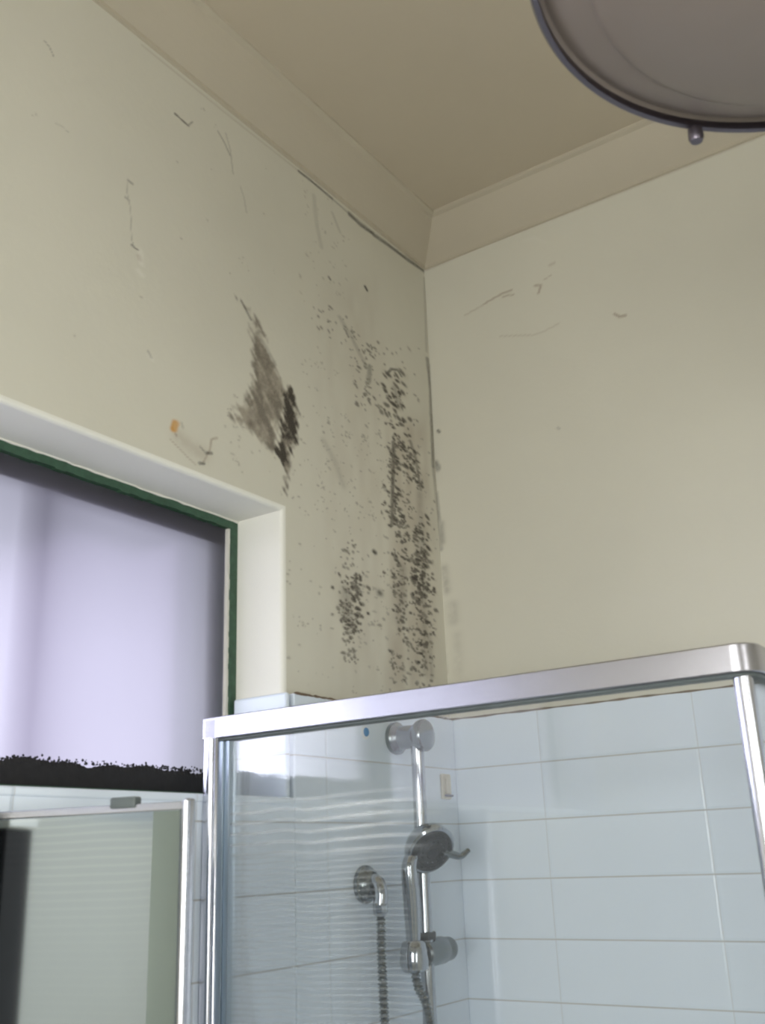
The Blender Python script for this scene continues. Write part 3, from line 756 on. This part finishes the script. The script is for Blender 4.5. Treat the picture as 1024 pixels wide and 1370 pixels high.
# ------------------------------------------------------------------ shower enclosure
SY = -0.762; SXO = 0.838; HZ0, HZ1 = 1.7790, 1.8110
enc = thing('shower_enclosure', 'glass shower enclosure with brushed aluminium top rail and rounded corner', 'shower screen', (0.4, -0.4, 0.09))
def rail_path(off):
    """front rail then rounded corner then the return to the back wall; off = inset from the outer face"""
    R = 0.028; r = max(R - off, 0.004); cx, cy = SXO - R, SY + R
    pts = [(TF, SY + off)]
    for k in range(9):
        a = -math.pi / 2 + math.pi / 2 * k / 8
        pts.append((cx + r * math.cos(a), cy + r * math.sin(a)))
    pts.append((SXO - off, -TF)); return pts
def rail(bm, o0, o1, z0, z1):
    A, Bp = rail_path(o0), rail_path(o1); prev = None; first = None
    for (x0, y0), (x1, y1) in zip(A, Bp):
        e = .0015
        cur = [bm.verts.new(p) for p in ((x0, y0, z0 + e), (x0, y0, z1 - e), (x0 + (x1 - x0) * .07, y0 + (y1 - y0) * .07, z1), (x1, y1, z1), (x1, y1, z0), (x0 + (x1 - x0) * .07, y0 + (y1 - y0) * .07, z0))]
        if prev:
            for k in range(6): bm.faces.new((prev[k], prev[(k + 1) % 6], cur[(k + 1) % 6], cur[k]))
        else: bm.faces.new(cur)
        prev = cur
    bm.faces.new(prev)
bm = B(); rail(bm, 0, 0.026, HZ0, HZ1); obj('top_rail', bm, M['alu'], enc, True, 'brushed aluminium top rail')
bm = B(); rail(bm, 0.004, 0.022, HZ0 - 0.004, HZ0); obj('rail_seal', bm, M['rubber'], enc, False, 'dark grey seal under the rail')
bm = B()
box(bm, (TF, SY, 0.10), (TF + .029, SY + .030, HZ1), 0.004, 3)
tube(bm, [(TF + .017, SY + .001, 0.10), (TF + .017, SY + .001, HZ0)], .0065, 24)
obj('wall_post', bm, M['alu_v'], enc, True, 'bright aluminium post against the tiled wall')
bm = B(); box(bm, (TF + .029, SY + .004, 0.10), (TF + .038, SY + .024, HZ0 - .004), .0012); box(bm, (TF + .038, SY + .008, 0.10), (TF + .047, SY + .020, HZ0 - .004), .001)
obj('glazing_channel', bm, M['alu_d'], enc, False, 'blue-grey glazing channel')
def corner_post(x, y, r):
    bm = B(); pr = []
    for k in range(16):
        a = 2 * math.pi * k / 16; e = 1.0 if k % 2 else 1.02
        pr.append((x + math.copysign(abs(math.cos(a)) ** .75, math.cos(a)) * r * e, y + math.copysign(abs(math.sin(a)) ** .75, math.sin(a)) * r * e))
    prism(bm, pr, 2, 0.10, HZ0 - .002); return bm
obj('corner_post', corner_post(0.8165, SY + .018, .0105), M['alu_v'], enc, True, 'bright aluminium corner post')
bm = B(); box(bm, (SXO - .024, -TF - .025, .10), (SXO - .002, -TF, HZ0 - .002), .003); obj('wall_post', bm, M['alu_v'], enc)
bm = B(); box(bm, (TF + .040, SY + .0115, 0.12), (0.8065, SY + .0165, HZ0 - .001)); obj('glass_panel', bm, M['glass'], enc, False, 'clear front glass panel with faint painted wavy reflections')
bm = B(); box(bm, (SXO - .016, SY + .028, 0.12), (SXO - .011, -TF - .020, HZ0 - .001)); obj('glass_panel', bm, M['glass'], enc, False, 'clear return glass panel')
bm = B(); rail(bm, 0, .026, .075, .115); obj('bottom_rail', bm, M['alu'], enc, True)

bm = B(); box(bm, (TF + .0005, SY - .01, 0.0), (SXO + .01, -TF - .0005, .075), .008, 3)
tag(obj('shower_tray', bm, M['ceramic'], smooth=True), 'white shower tray on the floor under the glass enclosure', 'shower tray')

# ------------------------------------------------------------------ shower rail, hand shower, hose outlet
BX, BY = 0.069, -0.243
sr = thing('shower_rail', 'chrome vertical shower rail on a spool-shaped wall bracket, holding the hand shower', 'shower rail', (TF, BY, 1.10))
def bracket(z):
    bm = B()
    lathe(bm, [(0, .0), (0, .029), (.004, .031), (.010, .031), (.014, .028), (.020, .0225), (.045, .0215), (.054, .0235), (.060, .0285), (.066, .0300), (.072, .0300), (.076, .0275), (.078, .020), (.078, 0)], (TF, BY, z), (1, 0, 0), 40)
    return bm
obj('wall_bracket', bracket(1.8175), M['chrome_d'], sr, True, 'spool-shaped chrome wall bracket')
obj('wall_bracket', bracket(1.08), M['chrome_d'], sr, True)
bm = B(); tube(bm, [(BX, BY, 1.08), (BX, BY, 1.80)], .0125, 24); obj('bar', bm, M['chrome'], sr, True)
# slider clamp, lying along the wall, with its cup on the near side
CZ = 1.4385
bm = B()
lathe(bm, [(0, 0), (0, .018), (.003, .0215), (.030, .0235), (.062, .0235), (.066, .022), (.068, .0205), (.088, .0205), (.092, .0185), (.094, .014), (.094, 0)], (BX, BY - .014, CZ), (0, 1, .02), 36)
obj('slider_clamp', bm, M['chrome_d'], sr, True)
bm = B(); lathe(bm, [(0, .0185), (.004, .0235), (.018, .0255), (.034, .0235), (.046, .021), (.050, .017)], (BX, BY - .042, CZ - .026), (0, 0, 1), 32)
obj('handset_cup', bm, M['chrome'], sr, True, 'polished chrome cup')
bm = B(); box(bm, (BX - .013, BY - .013, CZ + .021), (BX + .013, BY + .015, CZ + .036), .003); obj('release_clip', bm, M['black'], sr, True, 'black clip above the slider')

hs = thing('hand_shower', 'chrome hand shower with round dark spray face and ribbed hose', 'hand shower', (BX, BY - .042, CZ))
HC = Vector((0.100, -0.262, 1.6115))      # centre of the spray face
HN = Vector((0.72, -0.36, -0.56)).normalized()
bm = B()
pts = bez([(BX, BY - .042, CZ + .005), (BX + .001, BY - .043, CZ + .05), (BX + .002, BY - .046, CZ + .10), (BX + .003, BY - .050, CZ + .145), (BX + .008, BY - .040, CZ + .172)], 10)
tube(bm, pts, [.0115 + .0035 * math.sin(math.pi * k / (len(pts) - 1)) for k in range(len(pts))], 20)
obj('handle', bm, M['chrome'], hs, True)
bm = B()
lathe(bm, [(-.045, 0), (-.044, .012), (-.040, .022), (-.030, .036), (-.018, .0445), (-.006, .0480), (.001, .0475), (.004, .0435), (.003, .037), (.003, 0)], HC, HN, 48)
obj('head', bm, M['chrome'], hs, True, 'polished chrome head shell')
bm = B()
lathe(bm, [(.002, 0), (.002, .0405), (.0055, .0400), (.0065, .036), (.0055, .030), (.0075, .027), (.0065, .014), (.0090, .011), (.0090, 0)], HC, HN, 44)
x_, y_, _d = frame_of(HN)
for rad, n in ((.0335, 22), (.021, 14), (.006, 5)):
    for k in range(n):
        a = 2 * math.pi * k / n
        lathe(bm, [(.005, .0013), (.0095, .0010), (.0100, 0)], HC + (x_ * math.cos(a) + y_ * math.sin(a)) * rad, HN, 6)
obj('spray_plate', bm, M['spray'], hs, True, 'dark grey spray face with rings of nozzles')
bm = B()
tube(bm, bez([HC + Vector((.006, .026, -.002)), HC + Vector((.016, .044, -.008)), HC + Vector((.026, .060, -.012)), HC + Vector((.036, .073, -.002))], 8), [.0130 - .00028 * k for k in range(25)], 14, 0.7)
obj('spray_lever', bm, M['chrome_d'], hs, True, 'small curved selector lever')
bm = B()
def hose(pts, n):
    P = bez(pts, n); out = []; rad = []
    tot = 0; Ls = [0]
    for a, b in zip(P, P[1:]): tot += (b - a).length; Ls.append(tot)
    m = int(tot / .0011); j = 0
    for k in range(m + 1):
        s = tot * k / m
        while j < len(Ls) - 2 and Ls[j + 1] < s: j += 1
        t = (s - Ls[j]) / max(1e-9, Ls[j + 1] - Ls[j]); out.append(P[j].lerp(P[j + 1], t))
        rad.append(.0074 + .0013 * math.sin(2 * math.pi * s / .0062))
    tube(bm, out, rad, 12)
OUT = Vector((TF, -0.3555, 1.5585))
hose([(OUT.x + .036, OUT.y - .003, OUT.z - .05), (OUT.x + .038, OUT.y - .006, 1.40), (OUT.x + .046, OUT.y - .006, 1.10), (.08, -.36, .80), (.10, -.31, .70), (.11, -.26, .80), (.098, -.262, 1.10), (BX + .016, BY - .025, 1.33), (BX + .004, BY - .040, 1.39), (BX, BY - .042, CZ - .020)], 30)
obj('hose', bm, M['chrome_d'], hs, True, 'ribbed metal hose hanging in a loop')

ol = thing('hose_outlet', 'round domed chrome wall outlet that feeds the shower hose', 'wall outlet', OUT)
bm = B(); lathe(bm, [(0, 0), (0, .031), (.003, .0325), (.008, .0315), (.010, .028), (.018, .025), (.024, .018), (.026, 0)], OUT, (1, 0, 0), 40); obj('flange', bm, M['chrome_d'], ol, True)
bm = B(); tube(bm, bez([OUT + Vector((.010, 0, .006)), OUT + Vector((.030, -.001, .003)), OUT + Vector((.037, -.002, -.015)), OUT + Vector((.036, -.003, -.034))], 8), .0125, 18); obj('elbow', bm, M['chrome'], ol, True)
bm = B(); lathe(bm, [(0, 0), (0, .0125), (.004, .0135), (.016, .0125), (.022, .0095), (.022, 0)], OUT + Vector((.036, -.003, -.030)), (0, 0, -1), 8); obj('hose_nut', bm, M['chrome'], ol)

# small things on the tiles
st = thing('round_sticker', 'small round blue and white sticker on the tiles left of the shower bracket', 'sticker', (TF, -0.335, 1.8215))
bm = B(); lathe(bm, [(0, 0), (0, .0125), (.001, .0125), (.0014, 0)], (TF, -0.338, 1.8215), (1, 0, 0), 28); obj('disc', bm, M['white'], st, label='white disc')
bm = B(); lathe(bm, [(.0012, 0), (.0012, .0085), (.0022, .0080), (.0024, 0)], (TF, -0.3355, 1.8230), (1, 0, 0), 24); obj('dot', bm, M['blue'], st, label='blue dot')
hp = thing('hook_plate', 'small cream plastic plate on the tiles by the shower corner', 'hook plate', (TF, -0.062, 1.735))
bm = B(); box(bm, (TF, -0.080, 1.709), (TF + .006, -0.046, 1.759), .0025, 3); obj('plate', bm, M['cream'], hp, True)
bm = B(); box(bm, (TF + .005, -0.071, 1.720), (TF + .011, -0.055, 1.750), .002, 2); obj('pad', bm, M['cream'], hp, True)
bm = B(); box(bm, (TF + .005, -0.074, 1.714), (TF + .014, -0.052, 1.718), .001); obj('ledge', bm, M['rim'], hp)

# ------------------------------------------------------------------ swing mirror below the window
FE = Vector((0.302, -1.078, 0)); DR = Vector((-0.9613, -0.2756, 0)); NM = Vector((0.2756, -0.9613, 0))
MZ0, MZ1, MW = 1.02, 1.6665, 0.292
sm = thing('swing_mirror', 'hinged glass mirror with a bright aluminium top strip, standing out below the window', 'mirror', (TF, FE.y + DR.y * .3, 1.3))
MM = Matrix(((DR.x, NM.x, 0, FE.x), (DR.y, NM.y, 0, FE.y), (0, 0, 1, 0), (0, 0, 0, 1)))   # local: u along, v towards the viewer, z
def mbox(bm, lo, hi, bev=0): box(bm, lo, hi, bev, 2, MM)
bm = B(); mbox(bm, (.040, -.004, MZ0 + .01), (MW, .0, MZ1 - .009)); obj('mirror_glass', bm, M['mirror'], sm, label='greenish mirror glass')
bm = B(); prism(bm, [(.008, -.0035), (.008, -.001), (.041, .0003), (.041, -.0035)], 2, MZ0 + .01, MZ1 - .009)
bmesh.ops.transform(bm, matrix=MM, verts=bm.verts); obj('bevelled_edge', bm, M['bevel'], sm, label='green bevelled glass edge')
bm = B(); mbox(bm, (.003, -.012, MZ1 - .0085), (MW, .0012, MZ1), .001); obj('top_strip', bm, M['alu_v'], sm)
bm = B(); mbox(bm, (-.0045, -.012, MZ0), (.0045, .003, MZ1 + .003), .003); tube(bm, [MM @ Vector((0, .002, MZ0)), MM @ Vector((0, .002, MZ1))], .0046, 24); obj('edge_profile', bm, M['alu_v'], sm, True, 'bright aluminium edge profile')
bm = B(); mbox(bm, (.0045, -.008, MZ0), (.0085, .001, MZ1 - .002), .001); obj('edge_seal', bm, M['rubber'], sm, label='dark green-grey edge seal')
bm = B(); mbox(bm, (.062, -.010, MZ1 - .004), (.094, .004, MZ1 + .008), .002); obj('glass_clip', bm, M['rubber'], sm, True, 'dark glass clip on the top strip')
bm = B(); mbox(bm, (MW, -.012, MZ0), (MW + .010, .003, MZ1), .002); obj('hinge_profile', bm, M['alu_v'], sm, True)
for z in (1.12, 1.56):
    bm = B(); lathe(bm, [(0, 0), (0, .006), (.05, .006), (.05, 0)], (TF + .008, FE.y + DR.y * .30, z), (0, 0, 1), 16)
    box(bm, (TF, FE.y + DR.y * .30 - .012, z), (TF + .004, FE.y + DR.y * .30 + .012, z + .05)); obj('hinge', bm, M['alu_v'], sm)

# ------------------------------------------------------------------ large round pendant light
PC = Vector((1.109, -1.168, 2.30)); PR = 0.2665
pl = thing('pendant_light', 'large unlit round dish light with a dark metal rim hanging near the ceiling', 'ceiling light', (PC.x, PC.y, ZC))
bm = B()
lathe(bm, [(0, PR - .0065), (-.001, PR - .002), (.002, PR), (.006, PR), (.009, PR - .003), (.010, PR - .006), (.008, PR - .0068), (0, PR - .0065)], PC, (0, 0, 1), 128, False)
obj('rim', bm, M['rim'], pl, True, 'dark violet-grey metal rim')
bm = B(); prof = [(.0085, PR - .0062), (.012, PR - .010), (.009, PR - .014), (.001, PR - .026), (-.006, PR - .050)]
for k in range(1, 13):
    t = k / 12; prof.append((-.006 - .030 * math.sin(t * math.pi / 2), (PR - .050) * math.cos(t * math.pi / 2)))
prof[-1] = (prof[-1][0], 0)
lathe(bm, prof, PC, (0, 0, 1), 128, False)
obj('shade', bm, M['shade'], pl, True, 'dull grey-brown dished shade')
for k in range(3):
    a = math.radians(137.3 + 120 * k)
    c = PC + Vector((math.cos(a), math.sin(a), 0)) * (PR - .003)
    bm = B(); lathe(bm, [(.010, .0), (.006, .0035), (0, .0045), (-.001, .0074), (-.012, .0078), (-.016, .0060), (-.016, 0)], c, (0, 0, 1), 14)
    obj('thumb_screw', bm, M['rim'], pl, True)
    bm = B(); tube(bm, [c + Vector((0, 0, .012)), (PC.x + math.cos(a) * .05, PC.y + math.sin(a) * .05, ZC - .03)], .003, 10); obj('suspension_rod', bm, M['rim'], pl, True)
bm = B(); lathe(bm, [(0, 0), (0, .075), (-.02, .07), (-.035, .05), (-.035, 0)], (PC.x, PC.y, ZC), (0, 0, 1), 40); obj('ceiling_rose', bm, M['rim'], pl, True)

# ------------------------------------------------------------------ dark cabinet seen in the mirror
cb = thing('wall_cabinet', 'dark timber wall cabinet with a cream top, reflected at the left of the mirror', 'cabinet', (TF, -1.45, 1.0))
bm = B(); box(bm, (TF, -1.275, 0.9), (TF + .045, -1.19, 1.650), .003); obj('body', bm, M['wood'], cb)
bm = B(); box(bm, (TF, -1.28, 1.650), (TF + .050, -1.185, 1.668), .003); obj('top', bm, M['cream'], cb, label='cream top board')
